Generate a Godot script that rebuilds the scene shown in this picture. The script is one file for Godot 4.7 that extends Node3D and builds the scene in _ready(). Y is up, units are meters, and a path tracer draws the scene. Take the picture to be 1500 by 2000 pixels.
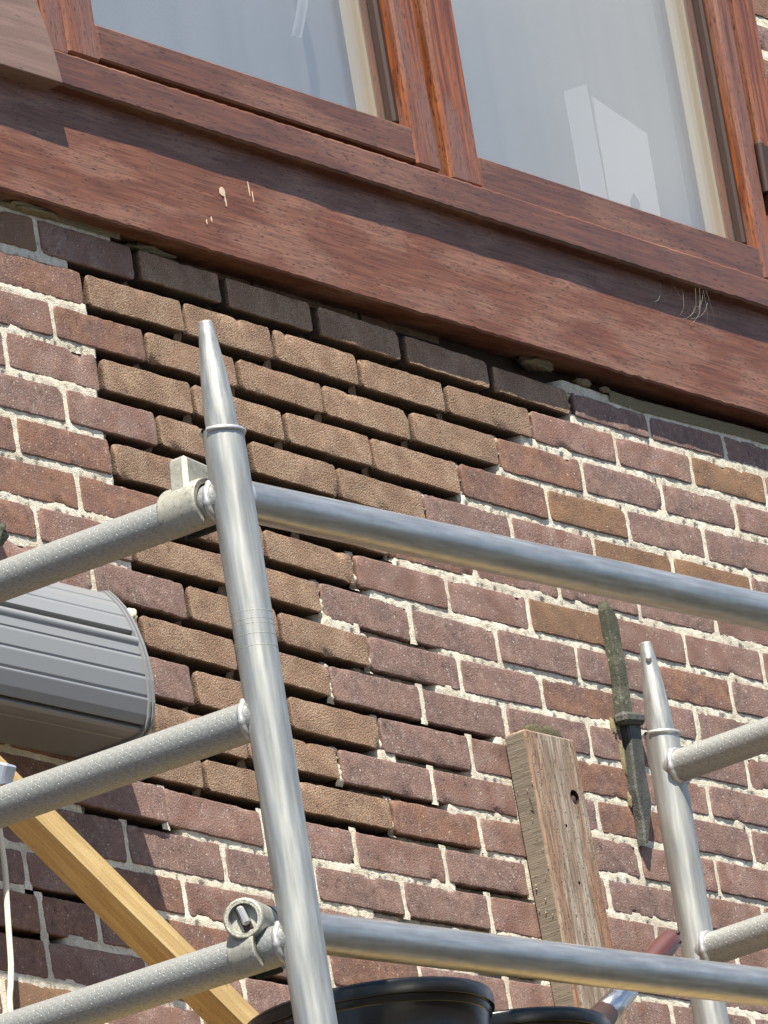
extends Node3D
# A brick wall being repointed under a hardwood window, seen through an aluminium scaffold tower.
# World: x runs along the wall (right), y up, z out of the wall; the brick faces lie at z = 0; metres.

const PITCH := 0.0643959          # one course
var rng := RandomNumberGenerator.new()
var nz := FastNoiseLite.new()     # shared noise for shapes
var M := {}                       # materials
var used := {}                    # names taken

# ---------------------------------------------------------------- names, tags
func numbered(p: Node, called: String) -> String:
	var key := str(p.get_instance_id()) + called
	var n: int = used.get(key, 0)
	used[key] = n + 1
	return called if n == 0 else "%s_%03d" % [called, n]

func tag(o: Node, label: String, category: String = "", group: String = "", kind: String = "") -> Node:
	if label != "": o.set_meta("label", label)
	if category != "": o.set_meta("category", category)
	if group != "": o.set_meta("group", group)
	if kind != "": o.set_meta("kind", kind)
	return o

func thing(called: String, label: String, category: String, at: Vector3, group: String = "") -> Node3D:
	var o := Node3D.new()
	o.name = numbered(self, called)
	add_child(o, true)
	o.position = at
	tag(o, label, category, group)
	return o

func base_of(p: Node) -> Vector3:
	var s := Vector3.ZERO
	var q := p
	while q != self:
		s += q.position
		q = q.get_parent()
	return s

# a mesh whose vertices are in world metres, put under p with its origin moved to `at`
func put(p: Node, called: String, mesh: Mesh, mat: Material, at: Vector3 = Vector3.ZERO, turn: Basis = Basis.IDENTITY) -> MeshInstance3D:
	var o := MeshInstance3D.new()
	o.name = numbered(p, called)
	o.mesh = mesh
	o.material_override = mat
	p.add_child(o, true)
	o.transform = Transform3D(turn, at - base_of(p))
	return o

# ---------------------------------------------------------------- mesh helpers
func build(v: PackedVector3Array, idx: PackedInt32Array, uv: PackedVector2Array = PackedVector2Array(), col: PackedColorArray = PackedColorArray(), weld_u: int = 0, weld_rows: int = 0) -> ArrayMesh:
	var n := PackedVector3Array()
	n.resize(v.size())
	for t in range(0, idx.size(), 3):
		var a := v[idx[t]]
		var f := (v[idx[t + 2]] - a).cross(v[idx[t + 1]] - a)
		n[idx[t]] += f
		n[idx[t + 1]] += f
		n[idx[t + 2]] += f
	if weld_u > 0:
		for j in weld_rows:
			var s := n[j * (weld_u + 1)] + n[j * (weld_u + 1) + weld_u]
			n[j * (weld_u + 1)] = s
			n[j * (weld_u + 1) + weld_u] = s
	for i in n.size():
		n[i] = n[i].normalized() if n[i].length_squared() > 1e-24 else Vector3.UP
	var arr := []
	arr.resize(Mesh.ARRAY_MAX)
	arr[Mesh.ARRAY_VERTEX] = v
	arr[Mesh.ARRAY_NORMAL] = n
	arr[Mesh.ARRAY_INDEX] = idx
	if uv.size() == v.size(): arr[Mesh.ARRAY_TEX_UV] = uv
	if col.size() == v.size(): arr[Mesh.ARRAY_COLOR] = col
	var m := ArrayMesh.new()
	m.add_surface_from_arrays(Mesh.PRIMITIVE_TRIANGLES, arr)
	return m

# grid surface: f(i, j) gives the point; closed in u when weld is set
func surf(nu: int, nv: int, f: Callable, weld: bool = false, us: float = 1.0, vs: float = 1.0) -> ArrayMesh:
	var v := PackedVector3Array()
	var uv := PackedVector2Array()
	var idx := PackedInt32Array()
	for j in nv + 1:
		for i in nu + 1:
			v.append(f.call(i, j))
			uv.append(Vector2(us * i / nu, vs * j / nv))
	for j in nv:
		for i in nu:
			var a := j * (nu + 1) + i
			idx.append_array(PackedInt32Array([a, a + nu + 1, a + 1, a + 1, a + nu + 1, a + nu + 2]))
	return build(v, idx, uv, PackedColorArray(), nu if weld else 0, nv + 1)

func frame_to(d: Vector3) -> Basis:      # basis whose y axis is d
	var y := d.normalized()
	var x := y.cross(Vector3.FORWARD if absf(y.z) < 0.9 else Vector3.RIGHT).normalized()
	return Basis(x, y, x.cross(y))

# body of revolution about the axis from p along d; prof = [[t, r], ...]; a repeated pair makes a hard edge
func lathe(p: Vector3, d: Vector3, prof: Array, n: int = 32, vscale: float = 1.0) -> ArrayMesh:
	var b := frame_to(d)
	return surf(n, prof.size() - 1, func(i, j):
		var a: float = TAU * i / n
		return p + b.y * float(prof[j][0]) + (b.x * cos(a) + b.z * sin(a)) * float(prof[j][1]), true, 1.0, vscale)

func tube(p0: Vector3, p1: Vector3, r: float, n: int = 36, wall: float = 0.004) -> ArrayMesh:
	var l := p0.distance_to(p1)
	var e := 0.0012
	return lathe(p0, p1 - p0, [[0.02, r - wall], [0.0, r - wall], [0.0, r - wall], [0.0, r - e], [0.0, r - e], [e, r], [e, r], [l - e, r], [l - e, r], [l, r - e], [l, r - e], [l, r - wall], [l, r - wall], [l - 0.02, r - wall]], n, 1.0)

# tube along a path
func pipe(pts: Array, r: float, n: int = 10) -> ArrayMesh:
	var m := pts.size()
	return surf(n, m - 1, func(i, j):
		var p: Vector3 = pts[j]
		var d: Vector3 = pts[mini(j + 1, m - 1)] - pts[maxi(j - 1, 0)]
		var b := frame_to(d)
		var a: float = TAU * i / n
		return p + (b.x * cos(a) + b.z * sin(a)) * r, true)

func torus(c: Vector3, axis: Vector3, R: float, r: float, lump: float = 0.0, n: int = 40, a0: float = 0.0, a1: float = TAU) -> ArrayMesh:
	var b := frame_to(axis)
	return surf(10, n, func(i, j):
		var t: float = a0 + (a1 - a0) * j / n
		var s: float = TAU * i / 10
		var rr: float = r * (1.0 + lump * sin(t * 17.0) + lump * 0.6 * sin(t * 29.0 + 1.0))
		var o: Vector3 = b.x * cos(t) + b.z * sin(t)
		return c + o * (R + rr * cos(s)) + b.y * rr * sin(s), true)

# a box with chamfered edges, flat shaded, centred on the origin
func bbox(size: Vector3, e: float = 0.002) -> ArrayMesh:
	var v := PackedVector3Array()
	var idx := PackedInt32Array()
	var h := size * 0.5
	var corner := func(s: Vector3, ax: int) -> Vector3:
		var c := Vector3(s.x * (h.x - e), s.y * (h.y - e), s.z * (h.z - e))
		c[ax] = s[ax] * h[ax]
		return c
	var add := func(pts: Array):
		var c := Vector3.ZERO
		for q in pts: c += q
		var k := v.size()
		var nn: Vector3 = (pts[2] - pts[0]).cross(pts[1] - pts[0])
		if nn.dot(c) < 0.0: pts.reverse()
		for q in pts: v.append(q)
		for t in range(1, pts.size() - 1): idx.append_array(PackedInt32Array([k, k + t, k + t + 1]))
	for ax in 3:
		var b := (ax + 1) % 3
		var c := (ax + 2) % 3
		for s in [-1.0, 1.0]:
			var q := []
			for uvp in [[-1.0, -1.0], [1.0, -1.0], [1.0, 1.0], [-1.0, 1.0]]:
				var g := Vector3.ZERO
				g[ax] = s
				g[b] = uvp[0]
				g[c] = uvp[1]
				q.append(corner.call(g, ax))
			add.call(q)
		for s in [-1.0, 1.0]:
			for t in [-1.0, 1.0]:
				var g0 := Vector3.ZERO
				g0[b] = s
				g0[c] = t
				var g1 := g0
				g0[ax] = -1.0
				g1[ax] = 1.0
				add.call([corner.call(g0, b), corner.call(g1, b), corner.call(g1, c), corner.call(g0, c)])
	for sx in [-1.0, 1.0]:
		for sy in [-1.0, 1.0]:
			for sz in [-1.0, 1.0]:
				var g := Vector3(sx, sy, sz)
				add.call([corner.call(g, 0), corner.call(g, 1), corner.call(g, 2)])
	return build(v, idx)

# box given by its extremes, in world metres: returns [mesh, centre]
func slab(p: Node, called: String, x0: float, x1: float, y0: float, y1: float, z0: float, z1: float, mat: Material, e: float = 0.003) -> MeshInstance3D:
	return put(p, called, bbox(Vector3(x1 - x0, y1 - y0, z1 - z0), e), mat, Vector3((x0 + x1) / 2, (y0 + y1) / 2, (z0 + z1) / 2))

# a flat outline in the wall's plane with thickness z0..z1 and an edge chamfer
func plate(poly: PackedVector2Array, z0: float, z1: float, e: float = 0.002) -> ArrayMesh:
	var n := poly.size()
	if Geometry2D.is_polygon_clockwise(poly): poly.reverse()
	var inner := PackedVector2Array()
	for i in n:
		var a := (poly[i] - poly[(i + n - 1) % n]).normalized()
		var b := (poly[(i + 1) % n] - poly[i]).normalized()
		var m := (Vector2(-a.y, a.x) + Vector2(-b.y, b.x)).normalized()
		inner.append(poly[i] + m * e)
	var v := PackedVector3Array()
	var idx := PackedInt32Array()
	var tri := Geometry2D.triangulate_polygon(inner)
	for q in inner: v.append(Vector3(q.x, q.y, z1))
	for t in range(0, tri.size(), 3):
		var A := inner[tri[t]]
		var cr := (inner[tri[t + 1]] - A).cross(inner[tri[t + 2]] - A)
		idx.append_array(PackedInt32Array([tri[t], tri[t + 2], tri[t + 1]] if cr > 0 else [tri[t], tri[t + 1], tri[t + 2]]))
	for i in n:
		var j := (i + 1) % n
		var k := v.size()
		v.append_array(PackedVector3Array([Vector3(inner[i].x, inner[i].y, z1), Vector3(inner[j].x, inner[j].y, z1), Vector3(poly[i].x, poly[i].y, z1 - e), Vector3(poly[j].x, poly[j].y, z1 - e), Vector3(poly[i].x, poly[i].y, z1 - e), Vector3(poly[j].x, poly[j].y, z1 - e), Vector3(poly[i].x, poly[i].y, z0), Vector3(poly[j].x, poly[j].y, z0)]))
		for o in [0, 4]: idx.append_array(PackedInt32Array([k + o, k + o + 1, k + o + 2, k + o + 1, k + o + 3, k + o + 2]))
	for q in poly: v.append(Vector3(q.x, q.y, z0))
	var kb := v.size() - n
	var tb := Geometry2D.triangulate_polygon(poly)
	for t in range(0, tb.size(), 3): idx.append_array(PackedInt32Array([kb + tb[t], kb + tb[t + 1], kb + tb[t + 2]]))
	return build(v, idx)

func lump(c: Vector3, r: Vector3, rough: float, sd: float) -> ArrayMesh:      # an uneven blob
	return surf(16, 10, func(i, j):
		var a: float = TAU * (i % 16) / 16
		var b: float = PI * j / 10 - PI / 2
		var d := Vector3(cos(a) * cos(b), sin(b), sin(a) * cos(b))
		return c + d * r * (1.0 + rough * nz.get_noise_3dv(d * 60.0 + Vector3(sd, sd * 3, 0))), true)

# ---------------------------------------------------------------- textures
func noise_bytes(w: int, h: int, freq: float, octaves: int, sd: int, kind: int = FastNoiseLite.TYPE_SIMPLEX_SMOOTH, sw: int = 0, sh: int = 0) -> PackedByteArray:
	var n := FastNoiseLite.new()
	n.noise_type = kind
	n.seed = sd
	n.frequency = freq
	n.fractal_type = FastNoiseLite.FRACTAL_FBM if octaves > 1 else FastNoiseLite.FRACTAL_NONE
	n.fractal_octaves = octaves
	if kind == FastNoiseLite.TYPE_CELLULAR: n.cellular_return_type = FastNoiseLite.RETURN_DISTANCE
	var im := n.get_seamless_image(sw if sw else w, sh if sh else h)
	im.convert(Image.FORMAT_L8)
	if sw: im.resize(w, h, Image.INTERPOLATE_CUBIC)
	return im.get_data()

func tex(w: int, h: int, data: PackedByteArray, gray: bool = false) -> ImageTexture:
	return ImageTexture.create_from_image(Image.create_from_data(w, h, false, Image.FORMAT_L8 if gray else Image.FORMAT_RGB8, data))

func turned(t: ImageTexture) -> ImageTexture:
	var im: Image = t.get_image().duplicate()
	im.rotate_90(CLOCKWISE)
	return ImageTexture.create_from_image(im)

# colour = mix(a, b, blotch), darkened by grain, pits and sprinkled with light specks
func stone_tex(s: int, a: Color, b: Color, c: Color, grain: float, specks: int, sd: int, speck_col: Color = Color(0.86, 0.84, 0.78)) -> ImageTexture:
	var big := noise_bytes(s, s, 0.012, 3, sd)
	var mid := noise_bytes(s, s, 0.05, 3, sd + 1)
	var fine := noise_bytes(s, s, 0.35, 2, sd + 2)
	var d := PackedByteArray()
	d.resize(s * s * 3)
	for i in s * s:
		var t := clampf((big[i] - 80) / 95.0, 0.0, 1.0)
		var u := clampf((mid[i] - 140) / 70.0, 0.0, 1.0)
		var g := 1.0 + grain * (fine[i] - 128) / 128.0
		if mid[i] < 70: g *= 0.62 + 0.38 * mid[i] / 70.0
		var q := a.lerp(b, t).lerp(c, u * 0.7)
		d[i * 3] = clampi(int(q.r * g * 255), 0, 255)
		d[i * 3 + 1] = clampi(int(q.g * g * 255), 0, 255)
		d[i * 3 + 2] = clampi(int(q.b * g * 255), 0, 255)
	rng.seed = sd
	for k in specks:
		var x := rng.randi_range(0, s - 1)
		var y := rng.randi_range(0, s - 1)
		if big[y * s + x] < 118 and rng.randf() < 0.75: continue
		var r := rng.randf_range(0.2, 0.85) if rng.randf() < 0.9 else rng.randf_range(0.85, 1.5)
		var o := rng.randf_range(0.35, 1.0)
		for yy in range(-3, 4):
			for xx in range(-3, 4):
				var w := clampf(r + 0.5 - Vector2(xx, yy * 1.15).length(), 0.0, 1.0) * o
				if w <= 0.0: continue
				var p := (posmod(y + yy, s) * s + posmod(x + xx, s)) * 3
				d[p] = int(lerpf(d[p], speck_col.r * 255, w))
				d[p + 1] = int(lerpf(d[p + 1], speck_col.g * 255, w))
				d[p + 2] = int(lerpf(d[p + 2], speck_col.b * 255, w))
	return tex(s, s, d)

# wood with the grain along u
func wood_tex(w: int, h: int, a: Color, b: Color, c: Color, pores: int, pore: Color, streak: float, sd: int, blotch: float = 0.5, longb: int = 4) -> ImageTexture:
	var g1 := noise_bytes(w, h, 0.06, 3, sd, FastNoiseLite.TYPE_SIMPLEX_SMOOTH, w / 16, h)
	var g2 := noise_bytes(w, h, 0.25, 2, sd + 1, FastNoiseLite.TYPE_SIMPLEX_SMOOTH, w / 24, h)
	var bl := noise_bytes(w, h, 0.010, 3, sd + 2, FastNoiseLite.TYPE_SIMPLEX_SMOOTH, w / longb, h)
	var fn := noise_bytes(w, h, 0.4, 1, sd + 3)
	var d := PackedByteArray()
	d.resize(w * h * 3)
	for i in w * h:
		var t := clampf((g1[i] - 90) / 80.0, 0.0, 1.0)
		var u := clampf((bl[i] - 110) / 60.0, 0.0, 1.0) * blotch
		var g := 1.0 + streak * (g2[i] - 128) / 128.0 + 0.08 * (fn[i] - 128) / 128.0
		var q := a.lerp(b, t).lerp(c, u)
		d[i * 3] = clampi(int(q.r * g * 255), 0, 255)
		d[i * 3 + 1] = clampi(int(q.g * g * 255), 0, 255)
		d[i * 3 + 2] = clampi(int(q.b * g * 255), 0, 255)
	rng.seed = sd
	for k in pores:
		var x := rng.randi_range(0, w - 1)
		var y := rng.randi_range(0, h - 1)
		if bl[y * w + x] < 105 and rng.randf() < 0.6: continue
		var l := rng.randi_range(2, 11)
		var o := rng.randf_range(0.15, 0.9)
		var th := 1 if rng.randf() < 0.9 else 2
		for xx in l:
			var e := o * (1.0 - absf(2.0 * xx / l - 1.0) * 0.6)
			for yy in th:
				var p := (posmod(y + yy + int(xx * 0.025 * ((k % 5) - 2)), h) * w + posmod(x + xx, w)) * 3
				d[p] = int(lerpf(d[p], pore.r * 255, e))
				d[p + 1] = int(lerpf(d[p + 1], pore.g * 255, e))
				d[p + 2] = int(lerpf(d[p + 2], pore.b * 255, e))
	return tex(w, h, d)

func gray_of(t: ImageTexture) -> ImageTexture:
	var im: Image = t.get_image().duplicate()
	im.convert(Image.FORMAT_L8)
	return ImageTexture.create_from_image(im)

func mat(called: String, col: Color, rough: float, metal: float = 0.0) -> StandardMaterial3D:
	var m := StandardMaterial3D.new()
	m.resource_name = called
	m.albedo_color = col
	m.roughness = rough
	m.metallic = metal
	m.metallic_specular = 0.5
	M[called] = m
	return m

func tri(m: StandardMaterial3D, t: Texture2D, scale: Vector3, bump: Texture2D = null, depth: float = 0.0, world: bool = true) -> StandardMaterial3D:
	m.uv1_triplanar = true
	m.uv1_world_triplanar = world
	m.uv1_triplanar_sharpness = 6.0
	m.uv1_scale = scale
	if t: m.albedo_texture = t
	if bump:
		m.heightmap_enabled = true
		m.heightmap_texture = bump
		m.heightmap_scale = depth
	return m

func make_materials():
	var B := 768
	var bump := gray_of(stone_tex(B, Color(0.5, 0.5, 0.5), Color(0.56, 0.56, 0.56), Color(0.62, 0.62, 0.62), 0.5, 500, 77))
	var grit := tex(B, B, noise_bytes(B, B, 0.30, 3, 88), true)
	var tint := [
		["purple", Color(0.542, 0.430, 0.393), Color(0.494, 0.398, 0.372), Color(0.613, 0.521, 0.490), 16000, 11],
		["plum", Color(0.516, 0.396, 0.354), Color(0.565, 0.462, 0.426), Color(0.532, 0.382, 0.323), 12000, 21],
		["russet", Color(0.532, 0.392, 0.323), Color(0.478, 0.363, 0.323), Color(0.597, 0.468, 0.389), 9000, 31],
		["amber", Color(0.537, 0.419, 0.318), Color(0.494, 0.382, 0.303), Color(0.559, 0.414, 0.298), 6000, 41],
	]
	for t in tint:
		var m := mat("brick_" + t[0], Color.WHITE, 0.85)
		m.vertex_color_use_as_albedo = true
		tri(m, stone_tex(B, t[1], t[2], t[3], 0.3, t[4], t[5]), Vector3.ONE * 1.31, bump, 0.16)
	var mt := mat("brick_tan", Color.WHITE, 0.92)
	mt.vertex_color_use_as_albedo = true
	tri(mt, stone_tex(B, Color(0.549, 0.444, 0.366), Color(0.606, 0.509, 0.426), Color(0.514, 0.403, 0.321), 0.5, 1500, 51, Color(0.66, 0.58, 0.48)), Vector3.ONE * 1.45, grit, 0.13)
	var mm := mat("mortar", Color.WHITE, 0.95)
	mm.vertex_color_use_as_albedo = true
	tri(mm, stone_tex(512, Color(0.97, 0.96, 0.93), Color(0.90, 0.88, 0.84), Color(0.84, 0.81, 0.75), 0.2, 0, 61), Vector3.ONE * 2.3, bump, 0.25)
	# hardwood of the window, grain along x and along y
	var w1 := wood_tex(2048, 640, Color(0.39, 0.24, 0.18), Color(0.435, 0.285, 0.22), Color(0.515, 0.385, 0.33), 17000, Color(0.13, 0.065, 0.05), 0.22, 71, 0.6, 3)
	var w1b := gray_of(w1)
	tri(mat("apron_wood", Color.WHITE, 0.48), w1, Vector3(0.45, 1.8, 1.8), w1b, 0.05)
	M.apron_wood.metallic_specular = 0.4
	var w2 := wood_tex(1024, 320, Color(0.38, 0.235, 0.17), Color(0.33, 0.20, 0.145), Color(0.47, 0.335, 0.265), 6000, Color(0.15, 0.085, 0.06), 0.20, 81, 0.7)
	tri(mat("sill_wood", Color.WHITE, 0.36), w2, Vector3(0.7, 2.7, 2.7), gray_of(w2), 0.06)
	var w3 := turned(wood_tex(768, 256, Color(0.52, 0.29, 0.15), Color(0.36, 0.185, 0.105), Color(0.44, 0.30, 0.25), 3200, Color(0.14, 0.07, 0.045), 0.16, 91, 1.0, 12))
	tri(mat("jamb_wood", Color.WHITE, 0.4), w3, Vector3(4.0, 1.1, 4.0), gray_of(w3), 0.08)
	var w4 := wood_tex(768, 384, Color(0.50, 0.405, 0.365), Color(0.46, 0.37, 0.33), Color(0.54, 0.46, 0.425), 900, Color(0.25, 0.17, 0.14), 0.08, 101, 0.8)
	tri(mat("panel_wood", Color.WHITE, 0.45), w4, Vector3(1.0, 2.0, 2.0))
	mat("bead_dark", Color(0.20, 0.13, 0.105), 0.5)
	# weathered post: grey outer fibres, reddish heart
	var w5 := turned(wood_tex(1024, 192, Color(0.57, 0.53, 0.48), Color(0.48, 0.415, 0.355), Color(0.50, 0.345, 0.25), 3500, Color(0.24, 0.17, 0.13), 0.24, 111, 1.0, 24))
	tri(mat("post_wood", Color.WHITE, 0.85), w5, Vector3(5.0, 1.5, 5.0), gray_of(w5), 0.35, false)
	var w6 := wood_tex(256, 1024, Color(0.45, 0.415, 0.37), Color(0.41, 0.375, 0.33), Color(0.48, 0.44, 0.39), 1500, Color(0.30, 0.25, 0.2), 0.14, 121, 0.5)
	tri(mat("post_sawn", Color.WHITE, 0.9), w6, Vector3(6.0, 1.5, 6.0), gray_of(w6), 0.3, false)
	var w7 := wood_tex(1024, 128, Color(0.78, 0.675, 0.47), Color(0.73, 0.615, 0.41), Color(0.70, 0.585, 0.385), 120, Color(0.45, 0.33, 0.19), 0.07, 131, 0.6)
	tri(mat("pine", Color.WHITE, 0.6), w7, Vector3(0.9, 7.0, 7.0), gray_of(w7), 0.05, false)
	# aluminium: streaks along the tube
	var s1 := noise_bytes(256, 1024, 0.05, 4, 141, FastNoiseLite.TYPE_SIMPLEX_SMOOTH, 256, 128)
	var s2 := noise_bytes(256, 1024, 0.03, 4, 142)
	var al := PackedByteArray()
	var ro := PackedByteArray()
	al.resize(256 * 1024 * 3)
	ro.resize(256 * 1024)
	for i in 256 * 1024:
		var g := 0.90 + 0.10 * (s1[i] - 128) / 128.0 + 0.03 * (s2[i] - 128) / 128.0
		al[i * 3] = clampi(int(g * 255), 0, 255)
		al[i * 3 + 1] = clampi(int(g * 254), 0, 255)
		al[i * 3 + 2] = clampi(int(g * 250), 0, 255)
		ro[i] = clampi(int(210 + (s1[i] - 128) * 0.25 - (s2[i] - 128) * 0.25), 60, 255)
	var alt := tex(256, 1024, al)
	var rot := tex(256, 1024, ro, true)
	for a in [["tube_metal", Color(0.71, 0.72, 0.72), 0.62, 0.72], ["ledger_metal", Color(0.75, 0.76, 0.765), 0.46, 0.85]]:
		var m := mat(a[0], a[1], a[2], a[3])
		m.albedo_texture = alt
		m.roughness_texture = rot
		m.uv1_scale = Vector3(1, 1, 1)
	# anti-slip ridges pressed into the rungs: rows of little arcs
	var kn := PackedByteArray()
	kn.resize(256 * 256)
	var wear := noise_bytes(256, 256, 0.03, 3, 145)
	var gritty := noise_bytes(256, 256, 0.2, 2, 146)
	for y in 256:
		for x in 256:
			var hgt := 0.0
			var lx := x % 64
			var ly := y % 64
			for o in [[16.0, 16.0], [48.0, 48.0], [16.0, 80.0], [48.0, -16.0]]:
				var dx: float = lx - o[0]
				var dy: float = ly - o[1] + dx * dx * 0.045
				hgt = maxf(hgt, (1.0 - smoothstep(1.0, 6.0, absf(dy))) * (1.0 - smoothstep(10.0, 15.5, absf(dx))))
			kn[y * 256 + x] = clampi(int(40 + 190 * hgt * clampf((wear[y * 256 + x] - 70) / 90.0, 0.1, 1.0) + 0.22 * (gritty[y * 256 + x] - 128)), 0, 255)
	var knt := tex(256, 256, kn, true)
	var rm := mat("rung_metal", Color(0.67, 0.685, 0.69), 0.6, 0.75)
	rm.uv1_scale = Vector3(4, 21, 1)
	rm.albedo_texture = alt
	rm.heightmap_enabled = true
	rm.heightmap_texture = knt
	rm.heightmap_scale = 0.05
	mat("weld_metal", Color(0.72, 0.72, 0.72), 0.45, 0.7)
	tri(mat("cast_metal", Color(0.70, 0.70, 0.68), 0.5, 0.5), stone_tex(256, Color(0.92, 0.92, 0.9), Color(0.86, 0.86, 0.82), Color(0.95, 0.95, 0.95), 0.10, 0, 151), Vector3.ONE * 9.0, bump, 0.1)
	mat("box_paint", Color(0.485, 0.495, 0.505), 0.36)
	mat("box_seam", Color(0.04, 0.04, 0.045), 0.6)
	tri(mat("iron_moss", Color(1, 1, 1), 0.95), stone_tex(384, Color(0.27, 0.28, 0.235), Color(0.34, 0.345, 0.29), Color(0.20, 0.21, 0.175), 0.4, 1300, 161, Color(0.8, 0.8, 0.7)), Vector3.ONE * 2.6, bump, 0.6)
	tri(mat("iron_black", Color(1, 1, 1), 0.6), stone_tex(384, Color(0.23, 0.235, 0.215), Color(0.30, 0.305, 0.28), Color(0.18, 0.185, 0.17), 0.4, 900, 171, Color(0.6, 0.6, 0.6)), Vector3.ONE * 2.6, bump, 0.4)
	tri(mat("moss", Color(1, 1, 1), 1.0), stone_tex(256, Color(0.44, 0.41, 0.31), Color(0.36, 0.34, 0.25), Color(0.50, 0.46, 0.36), 0.5, 0, 181), Vector3.ONE * 6.0, bump, 1.0)
	mat("cable_sheath", Color(0.86, 0.83, 0.74), 0.5)
	mat("black_plastic", Color(0.06, 0.062, 0.066), 0.24)
	mat("handle_varnish", Color(0.30, 0.13, 0.10), 0.22)
	M.handle_varnish.clearcoat_enabled = true
	M.handle_varnish.clearcoat = 0.8
	mat("ferrule", Color(0.75, 0.76, 0.77), 0.25, 1.0)
	mat("sealant", Color(0.80, 0.76, 0.65), 0.8)
	mat("splash", Color(0.74, 0.66, 0.59), 0.7)
	mat("curtain", Color(0.42, 0.425, 0.42), 0.95)
	mat("reveal_paint", Color(0.80, 0.74, 0.60), 0.7)
	mat("card", Color(0.64, 0.64, 0.64), 0.8)
	mat("room_white", Color(0.72, 0.71, 0.69), 0.9)
	mat("room_floor", Color(0.42, 0.32, 0.22), 0.6)
	mat("steel", Color(0.42, 0.36, 0.30), 0.5, 0.7)
	mat("zinc", Color(0.70, 0.73, 0.78), 0.4, 0.6)
	mat("web", Color(0.7, 0.68, 0.64), 0.9)
	var gl := mat("glass", Color(0.9, 0.92, 0.92, 0.0), 0.0, 0.055)
	gl.transparency = BaseMaterial3D.TRANSPARENCY_ALPHA
	tri(mat("deck", Color.WHITE, 0.8), w7, Vector3(0.8, 3, 3))
	tri(mat("paving", Color.WHITE, 0.95), stone_tex(512, Color(0.25, 0.245, 0.225), Color(0.21, 0.205, 0.19), Color(0.28, 0.27, 0.245), 0.2, 0, 191), Vector3.ONE * 0.6)

# ---------------------------------------------------------------- sky
func sky_texture() -> ImageTexture:
	var w := 1024
	var h := 512
	var im := Image.create(w, h, false, Image.FORMAT_RGBF)
	var n := FastNoiseLite.new()
	n.seed = 33
	n.frequency = 1.5
	n.fractal_octaves = 5
	n.noise_type = FastNoiseLite.TYPE_SIMPLEX_SMOOTH
	for j in h:
		var el := PI * (0.5 - (j + 0.5) / h)
		for i in w:
			var az := TAU * (i + 0.5) / w
			var d := Vector3(cos(el) * sin(az), sin(el), -cos(el) * cos(az))
			var y := maxf(d.y, 0.0)
			var c := Vector3(0.42, 0.62, 0.84).lerp(Vector3(0.13, 0.27, 0.60), pow(y, 0.45))
			var q := d / (0.25 + y) * 0.6
			var k := n.get_noise_3d(q.x, q.y * 0.5, q.z) + 0.35 * n.get_noise_3d(q.x * 3.1, q.y + 9.0, q.z * 3.1)
			var cover := smoothstep(-0.02, 0.34, k) * smoothstep(-0.02, 0.06, d.y)
			c = c.lerp(Vector3(1.0, 1.0, 1.0) * (0.95 + 0.25 * smoothstep(0.2, 0.6, k)), cover * 0.85)
			if d.y < 0.0: c = Vector3(0.30, 0.31, 0.32)
			im.set_pixel(i, j, Color(c.x, c.y, c.z))
	return ImageTexture.create_from_image(im)

# ---------------------------------------------------------------- the wall
# how far each bed joint lies off its true course, in millimetres, every 300 mm from x = -1.6 (hand-laid courses)
const SAG := [[9, 11, 11, 7, -1, -12, -21, -14], [8, 11, 12, 8, 0, -5, -7, -4], [10, 11, 10, 6, 0, -4, -3, -1], [7, 13, 11, 5, 0, -6, -2, 4], [7, 10, 10, 4, -4, -4, -1, 1], [6, 11, 10, 2, -4, -5, -2, 2], [6, 10, 5, -7, -8, -5, -1, 3], [5, 7, 5, -4, -10, -6, -1, 4], [10, 9, 6, -5, -9, -5, -1, 5], [14, 12, 2, -5, -7, -3, 3, 7], [16, 12, 3, -6, -5, -1, 4, 8], [14, 7, -1, -7, -5, 2, 7, 10], [11, 4, -3, -4, -2, 5, 8, 11], [9, 3, -2, -3, 0, 5, 9, 13], [8, 3, -4, -4, 3, 7, 10, 14], [-3, -2, -3, -2, 2, 8, 12, 15], [0, 0, -1, -2, 2, 9, 13, 16], [0, -1, -3, -1, 3, 8, 12, 16], [-1, -2, -2, 0, 3, 7, 12, 16], [-1, -2, -2, 0, 3, 7, 12, 16], [-2, -2, -1, 0, 3, 7, 11, 16]]
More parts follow.
